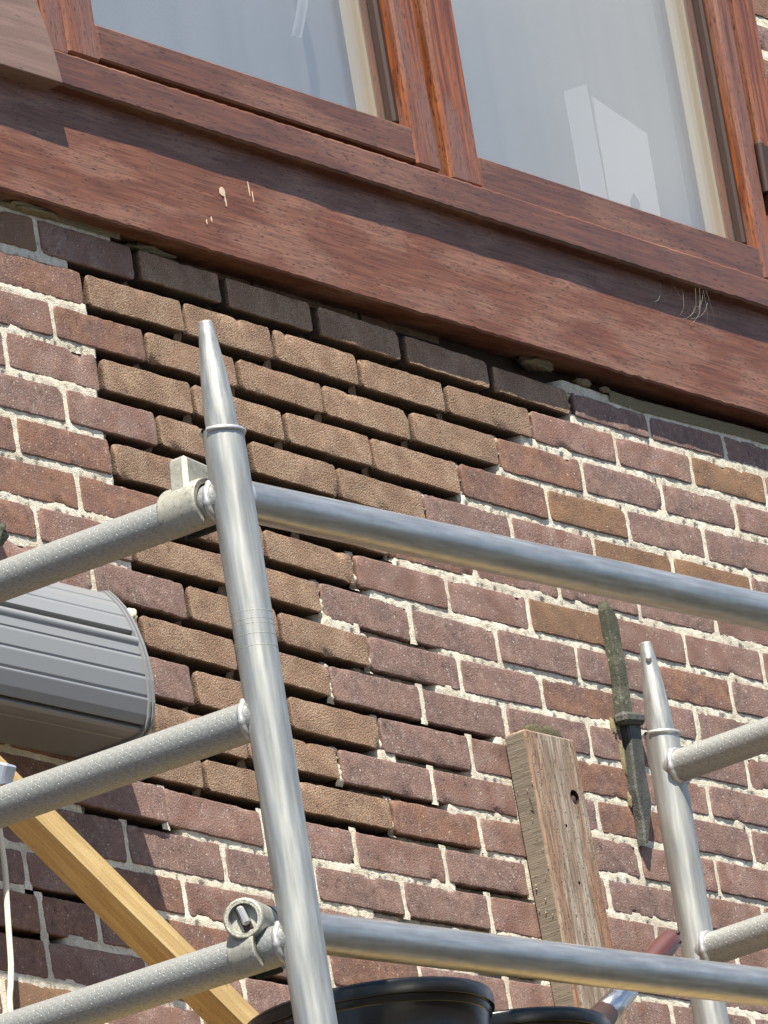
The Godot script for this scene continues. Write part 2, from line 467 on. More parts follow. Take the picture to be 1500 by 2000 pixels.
# perpends of each course, millimetres along the wall
const PERP := [[-1757, -1535, -1317, -1092, -882, -658, -438, -209, 8, 223, 439, 659, 878], [-1882, -1660, -1446, -1222, -991, -776, -564, -343, -116, 115, 328, 542, 759, 979], [-1750, -1533, -1310, -1095, -877, -668, -449, -221, 6, 227, 436, 657, 876], [-1871, -1650, -1432, -1215, -999, -781, -564, -339, -108, 111, 329, 549, 772, 992], [-1966, -1750, -1526, -1310, -1098, -880, -666, -446, -219, 2, 222, 444, 660, 886], [-1878, -1653, -1436, -1218, -1001, -775, -559, -338, -116, 102, 320, 539, 758, 983], [-1967, -1751, -1527, -1310, -1096, -879, -658, -424, -211, 3, 216, 437, 658, 877], [-1863, -1637, -1420, -1204, -981, -757, -533, -312, -101, 116, 329, 553, 769], [-1964, -1743, -1524, -1307, -1092, -874, -656, -426, -212, -2, 212, 428, 652, 871], [-1877, -1653, -1433, -1213, -993, -767, -540, -323, -102, 115, 335, 557, 776], [-1985, -1771, -1546, -1325, -1107, -885, -663, -431, -221, -8, 207, 429, 644, 863], [-1881, -1662, -1439, -1216, -999, -778, -546, -331, -115, 93, 309, 529, 753], [-2000, -1775, -1559, -1337, -1117, -895, -665, -441, -227, -20, 192, 416, 629], [-2100, -1885, -1660, -1439, -1223, -993, -771, -548, -335, -122, 93, 307, 529, 748], [-1979, -1757, -1536, -1323, -1099, -885, -668, -451, -227, -10, 208, 430, 647], [-2083, -1868, -1710, -1560, -1391, -1206, -987, -765, -547, -327, -109, 112, 338, 552, 776], [-1982, -1760, -1540, -1415, -1324, -1101, -882, -660, -438, -223, -3, 224, 441, 657], [-1980, -1760, -1540, -1316, -1098, -878, -660, -438, -218, 4, 222, 440], [-1870, -1650, -1430, -1210, -988, -770, -548, -326, -105, 114], [-1979, -1757, -1537, -1317, -1104, -878, -660, -441, -220], [-1870, -1650, -1430, -1210, -990, -770, -550]]
# where the old mortar has been raked out of the bed joints: course: [from, to, how deep 0..1]
const RAKED := {0: [[-1.13, -0.02, 1.0]], 1: [[-1.24, -0.01, 1.0]], 2: [[-1.21, -0.16, 1.0]], 3: [[-1.21, -0.24, 1.0]], 4: [[-1.215, -0.35, 1.0]], 5: [[-1.215, -0.45, 1.0]], 6: [[-1.21, -0.56, 1.0]], 7: [[-1.10, -0.64, 1.0]], 8: [[-1.2, -0.77, 1.0], [-0.66, -0.48, 0.4]], 9: [[-1.25, -0.68, 1.0], [-0.68, -0.5, 0.45]], 10: [[-1.25, -0.37, 1.0]], 11: [[-1.25, -0.68, 1.0], [-0.62, -0.45, 0.45]], 12: [[-1.3, -0.74, 1.0], [-0.74, -0.52, 0.6]], 13: [[-1.3, -0.66, 1.0], [-0.66, -0.46, 0.45]], 14: [[-1.40, -1.2, 1.0], [-0.52, -0.34, 0.5]], 15: [[-1.50, -1.40, 1.0], [-0.74, -0.45, 0.3]], 16: [[-1.56, -1.3, 1.0], [-0.5, -0.35, 0.4]], 17: [[-1.66, -1.5, 1.0], [-1.07, -0.9, 0.8]]}
# the courses' cleaned tan bricks lie between these two places
const TAN := [[-1.10, 0.0], [-1.23, -0.11], [-1.10, -0.21], [-1.22, -0.33], [-1.10, -0.43], [-1.22, -0.55], [-1.10, -0.65], [-1.21, -0.75], [-1.10, -0.65], [-1.22, -0.76], [-1.11, -0.65], [-1.22, -0.77], [-1.34, -0.66]]

func bed_y(k: int, x: float) -> float:
	var kk := clampi(k, 0, 20)
	var t := clampf((x + 1.6) / 0.3, 0.0, 6.999)
	var i := int(t)
	return -k * PITCH + 0.001 * lerpf(SAG[kk][i], SAG[kk][i + 1], t - i) + 0.0007 * nz.get_noise_2d(x * 60.0, k * 37.0)

func rake(k: int, x: float) -> float:
	var d := 0.0
	for q in RAKED.get(k, []):
		var e := 0.012 + 0.012 * nz.get_noise_2d(x * 300.0, k * 91.0)
		d = maxf(d, q[2] * smoothstep(q[0] - e, q[0] + e * 0.3, x) * (1.0 - smoothstep(q[1] - e * 0.3, q[1] + e, x)))
	return d

func is_tan(k: int, x: float) -> bool:
	return k >= 0 and k < TAN.size() and x > TAN[k][0] and x < TAN[k][1]

# one brick, centred on its face: rounded outline, uneven arrises, an occasional chipped corner
func brick_mesh(w: float, h: float, skew: float, clean: bool, sd: int, tone: float, depth: float = 0.055) -> ArrayMesh:
	var nx := 20
	var ny := 6
	var re := 0.0014 if clean else 0.0022
	var rc := 0.0050 if clean else 0.0045
	var v := PackedVector3Array()
	var idx := PackedInt32Array()
	var col := PackedColorArray()
	rng.seed = sd * 7919 + 13
	var chip := Vector2((rng.randf() - 0.5) * w, (0.5 if rng.randf() < 0.5 else -0.5) * h)
	if rng.randf() < 0.5: chip.x = signf(chip.x) * w * 0.5
	var chip_r := rng.randf_range(0.006, 0.016) if rng.randf() < (0.6 if clean else 0.7) else 0.0
	var chip2 := Vector2((rng.randf() - 0.5) * w, (0.5 if rng.randf() < 0.4 else -0.5) * h)
	var chip2_r := rng.randf_range(0.004, 0.010) if rng.randf() < 0.6 else 0.0
	var amp := 0.0007 if clean else 0.0009
	var outline := func(a: float, b: float, inset: float) -> Vector2:
		var hw := w * 0.5 - inset
		var hh := h * 0.5 - inset
		var p := Vector2(a * hw, b * hh)
		var q := Vector2(absf(p.x) - (hw - rc), absf(p.y) - (hh - rc))
		if q.x > 0.0 and q.y > 0.0:
			var s := maxf(q.x, q.y) / q.length()
			p = Vector2(signf(p.x) * (hw - rc + q.x * s), signf(p.y) * (hh - rc + q.y * s))
		p += Vector2(nz.get_noise_2d(p.y * 170.0 + sd * 31.0, p.x * 40.0), nz.get_noise_2d(p.x * 170.0, p.y * 30.0 + sd * 17.0)) * amp * 1.5 * maxf(absf(a), absf(b))
		p.y += skew * p.x
		return p
	var face := func(p: Vector2) -> float:
		var z: float = nz.get_noise_2d(p.x * 22.0 + sd * 9.0, p.y * 30.0) * 0.0013 + nz.get_noise_2d(p.x * 120.0 + sd, p.y * 120.0) * 0.0005
		if chip_r > 0.0: z -= 0.006 * clampf(1.0 - (p - chip).length() / chip_r + 0.35 * nz.get_noise_2d(p.x * 400.0, p.y * 400.0), 0.0, 1.0)
		if chip2_r > 0.0: z -= 0.005 * clampf(1.0 - Vector2((p.x - chip2.x) * 0.5, p.y - chip2.y).length() / chip2_r + 0.4 * nz.get_noise_2d(p.x * 400.0, p.y * 400.0), 0.0, 1.0)
		return z
	for j in ny + 1:
		for i in nx + 1:
			# rows crowd towards the arrises
			var a := sin((2.0 * i / nx - 1.0) * 1.25) / sin(1.25)
			var b := 2.0 * j / ny - 1.0
			var p: Vector2 = outline.call(a, b, re)
			v.append(Vector3(p.x, p.y, face.call(p)))
			var t := tone * (1.0 + 0.10 * nz.get_noise_2d(p.x * 14.0 + sd * 3.0, p.y * 14.0))
			# a bloom of lime along some top edges
			var bloom: float = smoothstep(0.05, 0.5, nz.get_noise_2d(p.x * 26.0 + sd * 7.0, p.y * 20.0 + sd)) * smoothstep(-0.5, 0.9, b) * (0.9 if clean else 0.5)
			col.append(Color(t * 0.84, t * 0.84, t * 0.84).lerp(Color(1.0, 1.0, 1.0), bloom))
	for j in ny:
		for i in nx:
			var q := j * (nx + 1) + i
			idx.append_array(PackedInt32Array([q, q + nx + 1, q + 1, q + 1, q + nx + 1, q + nx + 2]))
	var ring := []
	for i in nx: ring.append(Vector2i(i, 0))
	for j in ny: ring.append(Vector2i(nx, j))
	for i in nx: ring.append(Vector2i(nx - i, ny))
	for j in ny: ring.append(Vector2i(0, ny - j))
	var last := PackedInt32Array()
	for g in ring: last.append(g.y * (nx + 1) + g.x)
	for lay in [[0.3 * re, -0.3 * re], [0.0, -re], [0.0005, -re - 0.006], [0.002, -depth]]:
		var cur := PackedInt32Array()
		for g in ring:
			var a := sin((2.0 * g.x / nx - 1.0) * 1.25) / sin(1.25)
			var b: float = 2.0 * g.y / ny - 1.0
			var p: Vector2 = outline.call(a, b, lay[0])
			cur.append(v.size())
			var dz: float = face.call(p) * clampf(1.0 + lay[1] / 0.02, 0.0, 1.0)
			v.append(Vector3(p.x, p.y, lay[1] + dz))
			# arris, bed and end faces darkened by colour: painted shade for the joints
			var gap_shade := 0.30 if lay[1] < -0.006 else 0.72
			col.append(Color(tone, tone, tone) * gap_shade)
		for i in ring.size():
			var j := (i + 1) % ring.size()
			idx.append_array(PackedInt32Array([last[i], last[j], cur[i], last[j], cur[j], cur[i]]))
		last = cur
	return build(v, idx, PackedVector2Array(), col)

# a ribbon of mortar across a joint: f(s, t) -> centre line point, half width vector, rake
func mortar_strip(v: PackedVector3Array, col: PackedColorArray, idx: PackedInt32Array, pts: PackedVector2Array, across: Vector2, half: float, deep: PackedFloat32Array, sd: float):
	var nw := 7
	var k := v.size()
	for j in pts.size():
		var c := pts[j]
		var d := deep[j]
		var pit := maxf(0.0, nz.get_noise_2d(c.x * 120.0 + sd * 5.0, c.y * 120.0 + sd) - 0.25) * 2.6
		for i in nw + 1:
			var t := 2.0 * i / nw - 1.0
			var p := c + across * half * t
			var a := nz.get_noise_2d(p.x * 240.0, p.y * 240.0)
			var b := nz.get_noise_2d(p.x * 90.0 + 50.0, p.y * 90.0)
			var flush := -0.0016 + 0.0004 * a + 0.0007 * b - 0.0004 * t * t
			if t < 0.1 and across.y > 0.5: flush -= 0.0042 * pit * smoothstep(0.15, -0.55, t)
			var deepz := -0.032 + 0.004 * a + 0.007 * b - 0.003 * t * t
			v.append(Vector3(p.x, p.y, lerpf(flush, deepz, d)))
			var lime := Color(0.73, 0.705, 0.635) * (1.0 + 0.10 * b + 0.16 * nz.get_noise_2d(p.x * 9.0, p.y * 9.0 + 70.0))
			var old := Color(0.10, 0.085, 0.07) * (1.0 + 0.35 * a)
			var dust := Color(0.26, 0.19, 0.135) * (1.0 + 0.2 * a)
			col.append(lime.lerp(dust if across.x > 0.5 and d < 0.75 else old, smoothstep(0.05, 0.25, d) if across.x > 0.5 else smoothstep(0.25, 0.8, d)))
	for j in pts.size() - 1:
		for i in nw:
			var q := k + j * (nw + 1) + i
			idx.append_array(PackedInt32Array([q, q + 1, q + nw + 1, q + 1, q + nw + 2, q + nw + 1]))

func make_wall():
	var wall := thing("brick_wall", "old brown brick house wall with half its joints raked out", "wall", Vector3(-0.4, -5.4, -0.2))
	# masonry behind the facing, with the window opening left free
	var core := mat("core", Color(0.24, 0.20, 0.17), 0.95)
	for q in [[-3.4, 2.4, -5.4, 0.03], [-3.4, -1.262, 0.03, 1.62], [0.715, 2.4, 0.03, 1.62], [-3.4, 2.4, 1.62, 3.2]]:
		slab(wall, "masonry_core", q[0], q[1], q[2], q[3], -0.34, -0.036, core, 0.001)
	# courses
	rng.seed = 99
	var kinds := ["purple", "plum", "purple", "russet", "plum"]
	var sd := 0
	for k in PERP.size():
		var row: Array = PERP[k]
		for i in row.size() - 1:
			sd += 1
			rng.seed = sd
			var xl: float = row[i] * 0.001
			var xr: float = row[i + 1] * 0.001
			var xm := (xl + xr) * 0.5
			var clean := is_tan(k, xm)
			var pj := 0.0054 if clean and k > 0 else (0.009 if clean else 0.0050)
			if clean: pj += rng.randf_range(-0.0012, 0.0012)
			var gap := 0.0085 if clean else 0.0060
			if k >= 7 and not clean: gap = 0.0052
			var top := bed_y(k, xm) - gap
			var bot := bed_y(k + 1, xm) + gap
			var sl := (bed_y(k, xr) + bed_y(k + 1, xr) - bed_y(k, xl) - bed_y(k + 1, xl)) * 0.5 / (xr - xl)
			var tone := rng.randf_range(0.86, 1.0)
			var kind: String = "tan" if clean else kinds[rng.randi() % kinds.size()]
			if not clean and xm > -0.1 and k in [3, 4] and rng.randf() < 0.4: kind = "amber"
			if not clean and xm < -1.45 and k >= 16: kind = "russet"
			if not clean and rng.randf() < 0.03: kind = "amber"
			if k == 1 and xm > 0.35 and xm < 0.5: kind = "amber"
			if k == 4 and xm > 0.02 and xm < 0.2: kind = "amber"
			var z := rng.randf_range(-0.0016, 0.0016) + (0.0015 if clean else 0.0)
			if k == 13 and xm > -1.45 and xm < -1.2: z = 0.008
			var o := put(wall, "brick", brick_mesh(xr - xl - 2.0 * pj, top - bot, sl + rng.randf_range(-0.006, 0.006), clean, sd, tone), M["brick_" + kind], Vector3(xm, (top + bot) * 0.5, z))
			if kind == "amber": tag(o, "orange brown brick")
	# the course that shows dimly in the gap under the apron board
	for q in [[-1.02, -0.765], [-0.757, -0.497], [-0.489, -0.288]]:
		sd += 1
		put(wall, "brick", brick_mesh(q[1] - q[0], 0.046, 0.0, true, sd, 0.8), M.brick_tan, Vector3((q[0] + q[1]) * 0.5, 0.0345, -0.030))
	# brickwork beside the window
	for k in range(1, 26):
		for i in 2:
			sd += 1
			rng.seed = sd
			var x0: float = 0.735 + (0.0 if i == 0 else (0.105 if k % 2 else 0.215)) + (0.0 if i == 0 else 0.012)
			var x1: float = (0.735 + (0.105 if k % 2 else 0.215)) if i == 0 else x0 + 0.208
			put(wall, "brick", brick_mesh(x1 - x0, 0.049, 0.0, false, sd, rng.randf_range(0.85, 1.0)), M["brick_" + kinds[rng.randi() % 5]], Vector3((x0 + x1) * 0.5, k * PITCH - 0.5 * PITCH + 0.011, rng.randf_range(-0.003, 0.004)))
	# pointing and the mortar left in the raked joints
	var v := PackedVector3Array()
	var col := PackedColorArray()
	var idx := PackedInt32Array()
	for k in PERP.size():
		var row: Array = PERP[k]
		var x0: float = row[0] * 0.001
		var x1: float = row[-1] * 0.001
		var n := int((x1 - x0) / 0.004)
		var pts := PackedVector2Array()
		var deep := PackedFloat32Array()
		for j in n + 1:
			var x := lerpf(x0, x1, float(j) / n)
			pts.append(Vector2(x, bed_y(k, x)))
			deep.append(rake(k, x) * (1.35 if k == 0 else 1.0))
		mortar_strip(v, col, idx, pts, Vector2(0, 1), 0.0096, deep, k * 3.0)
		for i in row.size():
			var x: float = row[i] * 0.001
			var pp := PackedVector2Array()
			var dp := PackedFloat32Array()
			var edge := is_tan(k, x - 0.1) or is_tan(k, x + 0.1)
			for j in 15:
				var f := j / 14.0
				pp.append(Vector2(x + 0.0012 * nz.get_noise_2d(f * 90.0, sd + i * 17.0), lerpf(bed_y(k + 1, x), bed_y(k, x), f)))
				var both := is_tan(k, x - 0.1) and is_tan(k, x + 0.1)
				dp.append((1.0 if k == 0 else 0.46 + 0.15 * nz.get_noise_2d(f * 130.0, i * 51.0)) if both else ((0.66 + 0.15 * nz.get_noise_2d(f * 130.0, i * 51.0) if is_tan(k, x + 0.1) else 0.14 + 0.28 * nz.get_noise_2d(f * 130.0, i * 51.0)) if edge else 0.0))
			mortar_strip(v, col, idx, pp, Vector2(1, 0), 0.0088, dp, i * 7.0 + k)
	for k in range(1, 26):
		var pts := PackedVector2Array()
		var deep := PackedFloat32Array()
		for j in 90:
			pts.append(Vector2(0.72 + j * 0.0056, k * PITCH + 0.011 - PITCH))
			deep.append(0.0)
		mortar_strip(v, col, idx, pts, Vector2(0, 1), 0.0096, deep, k)
		var xv := 0.735 + (0.111 if k % 2 else 0.221)
		var pp := PackedVector2Array()
		var dp := PackedFloat32Array()
		for j in 12:
			pp.append(Vector2(xv, (k - 1 + j / 11.0) * PITCH + 0.011))
			dp.append(0.0)
		mortar_strip(v, col, idx, pp, Vector2(1, 0), 0.0088, dp, k)
	tag(put(wall, "mortar", build(v, idx, PackedVector2Array(), col), M.mortar), "cream lime pointing, raked back to dark old mortar in the middle", "", "", "stuff")
	# lumps of old mortar left under the apron board
	var lim := mat("old_lime", Color(0.50, 0.46, 0.36), 0.95)
	tri(lim, null, Vector3.ONE * 3.0, M.mortar.heightmap_texture, 0.5)
	for q in [[-0.055, 0.016, -0.012, 0.038, 0.010, 0.014], [0.055, 0.001, -0.004, 0.020, 0.006, 0.010], [0.105, -0.004, 0.004, 0.013, 0.004, 0.006], [-1.035, 0.014, -0.014, 0.050, 0.008, 0.012], [-1.33, 0.016, 0.0, 0.06, 0.007, 0.014]]:
		put(wall, "mortar_lump", lump(Vector3.ZERO, Vector3(q[3], q[4], q[5]), 0.55, q[0] * 40.0), lim, Vector3(q[0], q[1], q[2]))
	for q in [[0.12, 0.83], [-2.0, -1.12]]:
		var pv := PackedVector3Array()
		var pc := PackedColorArray()
		var pi := PackedInt32Array()
		var pts := PackedVector2Array()
		var deep := PackedFloat32Array()
		var n := int((q[1] - q[0]) / 0.005)
		for j in n + 1:
			var fx := lerpf(q[0], q[1], float(j) / n)
			pts.append(Vector2(fx, bed_y(0, fx) + 0.009))
			deep.append(0.0)
		mortar_strip(pv, pc, pi, pts, Vector2(0, 1), 0.0095, deep, 400.0)
		put(wall, "mortar_fillet", build(pv, pi, PackedVector2Array(), pc), M.old_lime, Vector3(0, 0, 0.003))
	# bits of sealant behind the shutter box
	for q in [[-1.464, -0.578, 0.012, 0.018, 0.008], [-1.428, -0.572, 0.014, 0.014, 0.009], [-1.2475, -0.590, 0.010, 0.008, 0.010]]:
		put(wall, "sealant_blob", lump(Vector3.ZERO, Vector3(q[3], q[4], 0.01), 0.5, q[0] * 30.0), M.sealant, Vector3(q[0], q[1], q[2]))
	# the rest of the facing, beyond what was measured
	var spots: Array[Transform3D] = []
	var tints := PackedColorArray()
	rng.seed = 4
	for k in range(-49, 80):
		for c in range(-16, 12):
			var x := (c + (0.5 if posmod(k, 2) == 1 else 0.0)) * 0.22 + 0.11
			var y := -(k + 0.5) * PITCH
			if y < -5.37: continue
			if k < 0:
				if x > -1.40 and x < 0.86: if y < 1.62: continue
				if x > 0.7 and x < 1.2 and y < 1.62: continue
			elif k < PERP.size():
				# carry each measured course on from where its last brick ends
				var l0: float = PERP[k][0] * 0.001
				var r0: float = PERP[k][-1] * 0.001
				if c < -8: x = l0 - 0.11 - (-9 - c) * 0.22
				elif c >= 0: x = r0 + 0.11 + c * 0.22
				else: continue
				if x < -3.3 or x > 2.3: continue
				y = (bed_y(k, x) + bed_y(k + 1, x)) * 0.5
			spots.append(Transform3D(Basis.IDENTITY, Vector3(x, y, rng.randf_range(-0.0015, 0.0015)) - wall.position))
			var t := rng.randf_range(0.8, 1.0)
			tints.append(Color(t, t, t))
	var mm := MultiMesh.new()
	mm.transform_format = MultiMesh.TRANSFORM_3D
	mm.use_colors = true
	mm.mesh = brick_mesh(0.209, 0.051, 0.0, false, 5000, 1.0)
	mm.instance_count = spots.size()
	for i in spots.size():
		mm.set_instance_transform(i, spots[i])
		mm.set_instance_color(i, tints[i])
	var rest := MultiMeshInstance3D.new()
	rest.name = "further_bricks"
	rest.multimesh = mm
	rest.material_override = M.brick_plum
	wall.add_child(rest, true)
	tag(rest, "", "", "", "stuff")
	var bed := mat("bed_mortar", Color(0.66, 0.635, 0.58), 0.95)
	for q in [[-3.4, -1.765, -5.4, 1.62], [0.66, 2.4, -5.4, 0.0], [1.17, 2.4, 0.0, 1.62], [-1.765, 0.66, -5.4, -1.375], [0.46, 0.66, -1.375, -1.09], [0.225, 0.46, -1.375, -1.165], [-0.1, 0.225, -1.375, -1.23], [-3.4, 2.4, 1.62, 3.2]]:
		slab(wall, "bed_mortar", q[0], q[1], q[2], q[3], -0.0362, -0.004, bed, 0.0005)

# ---------------------------------------------------------------- the window
func make_window():
	var w := thing("timber_window", "reddish brown hardwood window with two panes and a deep apron board", "window", Vector3(-0.28, 0.0, 0.0))
	# apron board with a worn lower arris
	var av := surf(240, 9, func(i, j):
		var x := lerpf(-2.2, 0.80, i / 240.0)
		var y0 := 0.0195 + 0.0012 * nz.get_noise_1d(x * 90.0) - (0.0022 * maxf(0.0, nz.get_noise_1d(x * 260.0 + 40.0)))
		var prof := [[0.215, -0.03], [0.215, 0.03], [0.215, 0.03], [0.12, 0.0305], [y0 + 0.003, 0.03], [y0 + 0.003, 0.03], [y0, 0.027], [y0, 0.027], [y0 + 0.001, -0.004], [y0 + 0.004, -0.03]]
		return Vector3(x, prof[j][0], prof[j][1] + 0.0012 * nz.get_noise_2d(x * 8.0, 3.0)))
	put(w, "apron_board", av, M.apron_wood)
	# sill nosing
	var sv := surf(220, 13, func(i, j):
		var x := lerpf(-1.283, 0.80, i / 220.0)
		var wob := 0.0012 * nz.get_noise_1d(x * 70.0 + 9.0)
		var prof := [[0.266, -0.06], [0.2600, 0.0455], [0.2600, 0.0455], [0.2580, 0.0505], [0.2550, 0.0515], [0.2550, 0.0515], [0.2085, 0.0515], [0.2085, 0.0515], [0.2058, 0.0500], [0.2045, 0.0475], [0.2045, 0.0475], [0.205, 0.03], [0.205, 0.03], [0.212, -0.06]]
		return Vector3(x, prof[j][0] + wob, prof[j][1] + 0.3 * wob))
	put(w, "sill", sv, M.sill_wood)
	slab(w, "sill", -1.2835, -1.282, 0.2055, 0.2575, -0.05, 0.0505, M.sill_wood, 0.0005)
	# frame
	slab(w, "frame_jamb", -1.284, -1.234, 0.2590, 1.60, -0.08, 0.045, M.jamb_wood, 0.004)
	slab(w, "frame_jamb", 0.645, 0.7075, 0.2590, 1.60, -0.08, 0.045, M.jamb_wood, 0.004)
	slab(w, "mullion", -0.2876, -0.2040, 0.2590, 1.56, -0.015, 0.0455, M.jamb_wood, 0.006)
	slab(w, "frame_head", -1.284, 0.7075, 1.60, 1.68, -0.08, 0.045, M.sill_wood, 0.004)
	# left casement
	slab(w, "sash_stile", -1.2285, -1.1545, 0.2680, 1.59, -0.02, 0.042, M.jamb_wood, 0.004)
	slab(w, "sash_stile", -0.3735, -0.3125, 0.2680, 1.59, -0.02, 0.043, M.jamb_wood, 0.004)
	slab(w, "sash_rail", -1.1543, -0.3737, 0.2730, 0.330, -0.02, 0.0415, M.sill_wood, 0.003)
	slab(w, "sash_rail", -1.1543, -0.3737, 1.52, 1.59, -0.02, 0.0415, M.sill_wood, 0.003)
	# right casement
	slab(w, "sash_stile", 0.5870, 0.6300, 0.2620, 1.59, -0.02, 0.0435, M.jamb_wood, 0.005)
	slab(w, "sash_rail", -0.2036, 0.5868, 0.2600, 0.3175, -0.02, 0.0425, M.sill_wood, 0.003)
	slab(w, "sash_rail", -0.2036, 0.5868, 1.52, 1.59, -0.02, 0.0415, M.sill_wood, 0.003)
	# glazing beads; the dark uprights have their shaded side painted into the colour
	slab(w, "glazing_bead", -1.1540, -0.3740, 0.3305, 0.3405, 0.006, 0.027, M.sill_wood, 0.004)
	slab(w, "glazing_bead", -0.3900, -0.3740, 0.3410, 1.52, 0.006, 0.024, M.bead_dark, 0.004)
	slab(w, "glazing_bead", -1.1540, -1.1400, 0.3410, 1.52, 0.006, 0.027, M.jamb_wood, 0.004)
	slab(w, "glazing_bead", -0.2030, 0.5860, 0.3180, 0.3280, 0.006, 0.027, M.sill_wood, 0.004)
	slab(w, "glazing_bead", 0.5730, 0.5865, 0.3285, 1.52, 0.006, 0.024, M.bead_dark, 0.004)
	slab(w, "glazing_bead", -0.2030, -0.1900, 0.3285, 1.52, 0.006, 0.027, M.bead_dark, 0.004)
	# double glazing, the inner sheet added to strengthen the sky reflection
	for q in [[-1.150, -0.377], [-0.200, 0.584]]:
		var g := slab(w, "pane", q[0], q[1], 0.325, 1.53, 0.000, 0.004, M.glass, 0.0003)
		slab(w, "pane", q[0] + 0.001, q[1] - 0.001, 0.326, 1.529, -0.016, -0.012, M.glass, 0.0003)
	# painted inner linings of the mullion and of the right jamb
	slab(w, "inner_lining", -0.3740, -0.2000, 0.262, 1.56, -0.056, -0.0205, M.reveal_paint, 0.003)
	slab(w, "inner_lining", 0.5880, 0.6440, 0.262, 1.59, -0.056, -0.0205, M.reveal_paint, 0.003)
	slab(w, "inner_sill", -1.284, 0.71, 0.210, 0.300, -0.30, -0.0615, M.reveal_paint, 0.004)
	# hinge at the right jamb
	var hg := put(w, "hinge", lathe(Vector3.ZERO, Vector3.UP, [[0, 0.0], [0, 0.009], [0, 0.009], [0.085, 0.009], [0.085, 0.009], [0.09, 0.004], [0.09, 0.0]], 16), M.bead_dark, Vector3(0.639, 0.425, 0.046))
	slab(w, "hinge", 0.640, 0.672, 0.428, 0.512, 0.0450, 0.0475, M.bead_dark, 0.0008)
	# paint splashes on the apron
	var blots := [[-0.888, 0.1225, 0.0070, 0.0075], [-0.8835, 0.108, 0.002, 0.009], [-0.819, 0.1405, 0.0013, 0.011], [-0.812, 0.130, 0.0012, 0.009], [-0.94, 0.064, 0.0014, 0.004], [-0.927, 0.071, 0.0014, 0.005]]
	for q in blots:
		var poly := PackedVector2Array()
		for i in 14:
			var a := TAU * i / 14.0
			var r := 1.0 + 0.35 * nz.get_noise_2d(cos(a) * 60.0 + q[0] * 900.0, sin(a) * 60.0)
			poly.append(Vector2(cos(a) * q[2], sin(a) * q[3]) * r)
		put(w, "paint_splash", plate(poly, 0.0, 0.0007, 0.0003), M.splash, Vector3(q[0], q[1], 0.0308))
	# board that closes the frame on the left, its right edge cut aslant
	var p := thing("side_board", "greyish brown flat board with a slanting edge at the left of the window", "board", Vector3(-1.6, 0.2, 0.03))
	put(p, "board", plate(PackedVector2Array([Vector2(-0.6, -0.0055), Vector2(0.3172, 0.0008), Vector2(0.3079, 0.0524), Vector2(0.2902, 0.1045), Vector2(0.12, 0.75), Vector2(-0.6, 0.75)]), -0.03, 0.031, 0.002), M.panel_wood, p.position)
	# cobweb under the sill
	var c := thing("cobweb", "wispy cobweb strands hanging under the sill at the right", "cobweb", Vector3(0.35, 0.19, 0.04))
	rng.seed = 12
	var cv := PackedVector3Array()
	var ci := PackedInt32Array()
	for k in 16:
		var a := Vector3(rng.randf_range(0.27, 0.42), 0.2005, rng.randf_range(0.034, 0.055))
		var b := Vector3(a.x + rng.randf_range(-0.05, 0.05), rng.randf_range(0.14, 0.19), 0.0315)
		var path := []
		for j in 7:
			var t := j / 6.0
			path.append(a.lerp(b, t) + Vector3(0, -0.012 * sin(PI * t), 0.004 * sin(PI * t)) - c.position)
		var arr := pipe(path, 0.00013, 4).surface_get_arrays(0)
		var off := cv.size()
		cv.append_array(arr[Mesh.ARRAY_VERTEX])
		for q in arr[Mesh.ARRAY_INDEX]: ci.append(q + off)
	tag(put(c, "strand", build(cv, ci), M.web, c.position), "", "", "", "stuff")

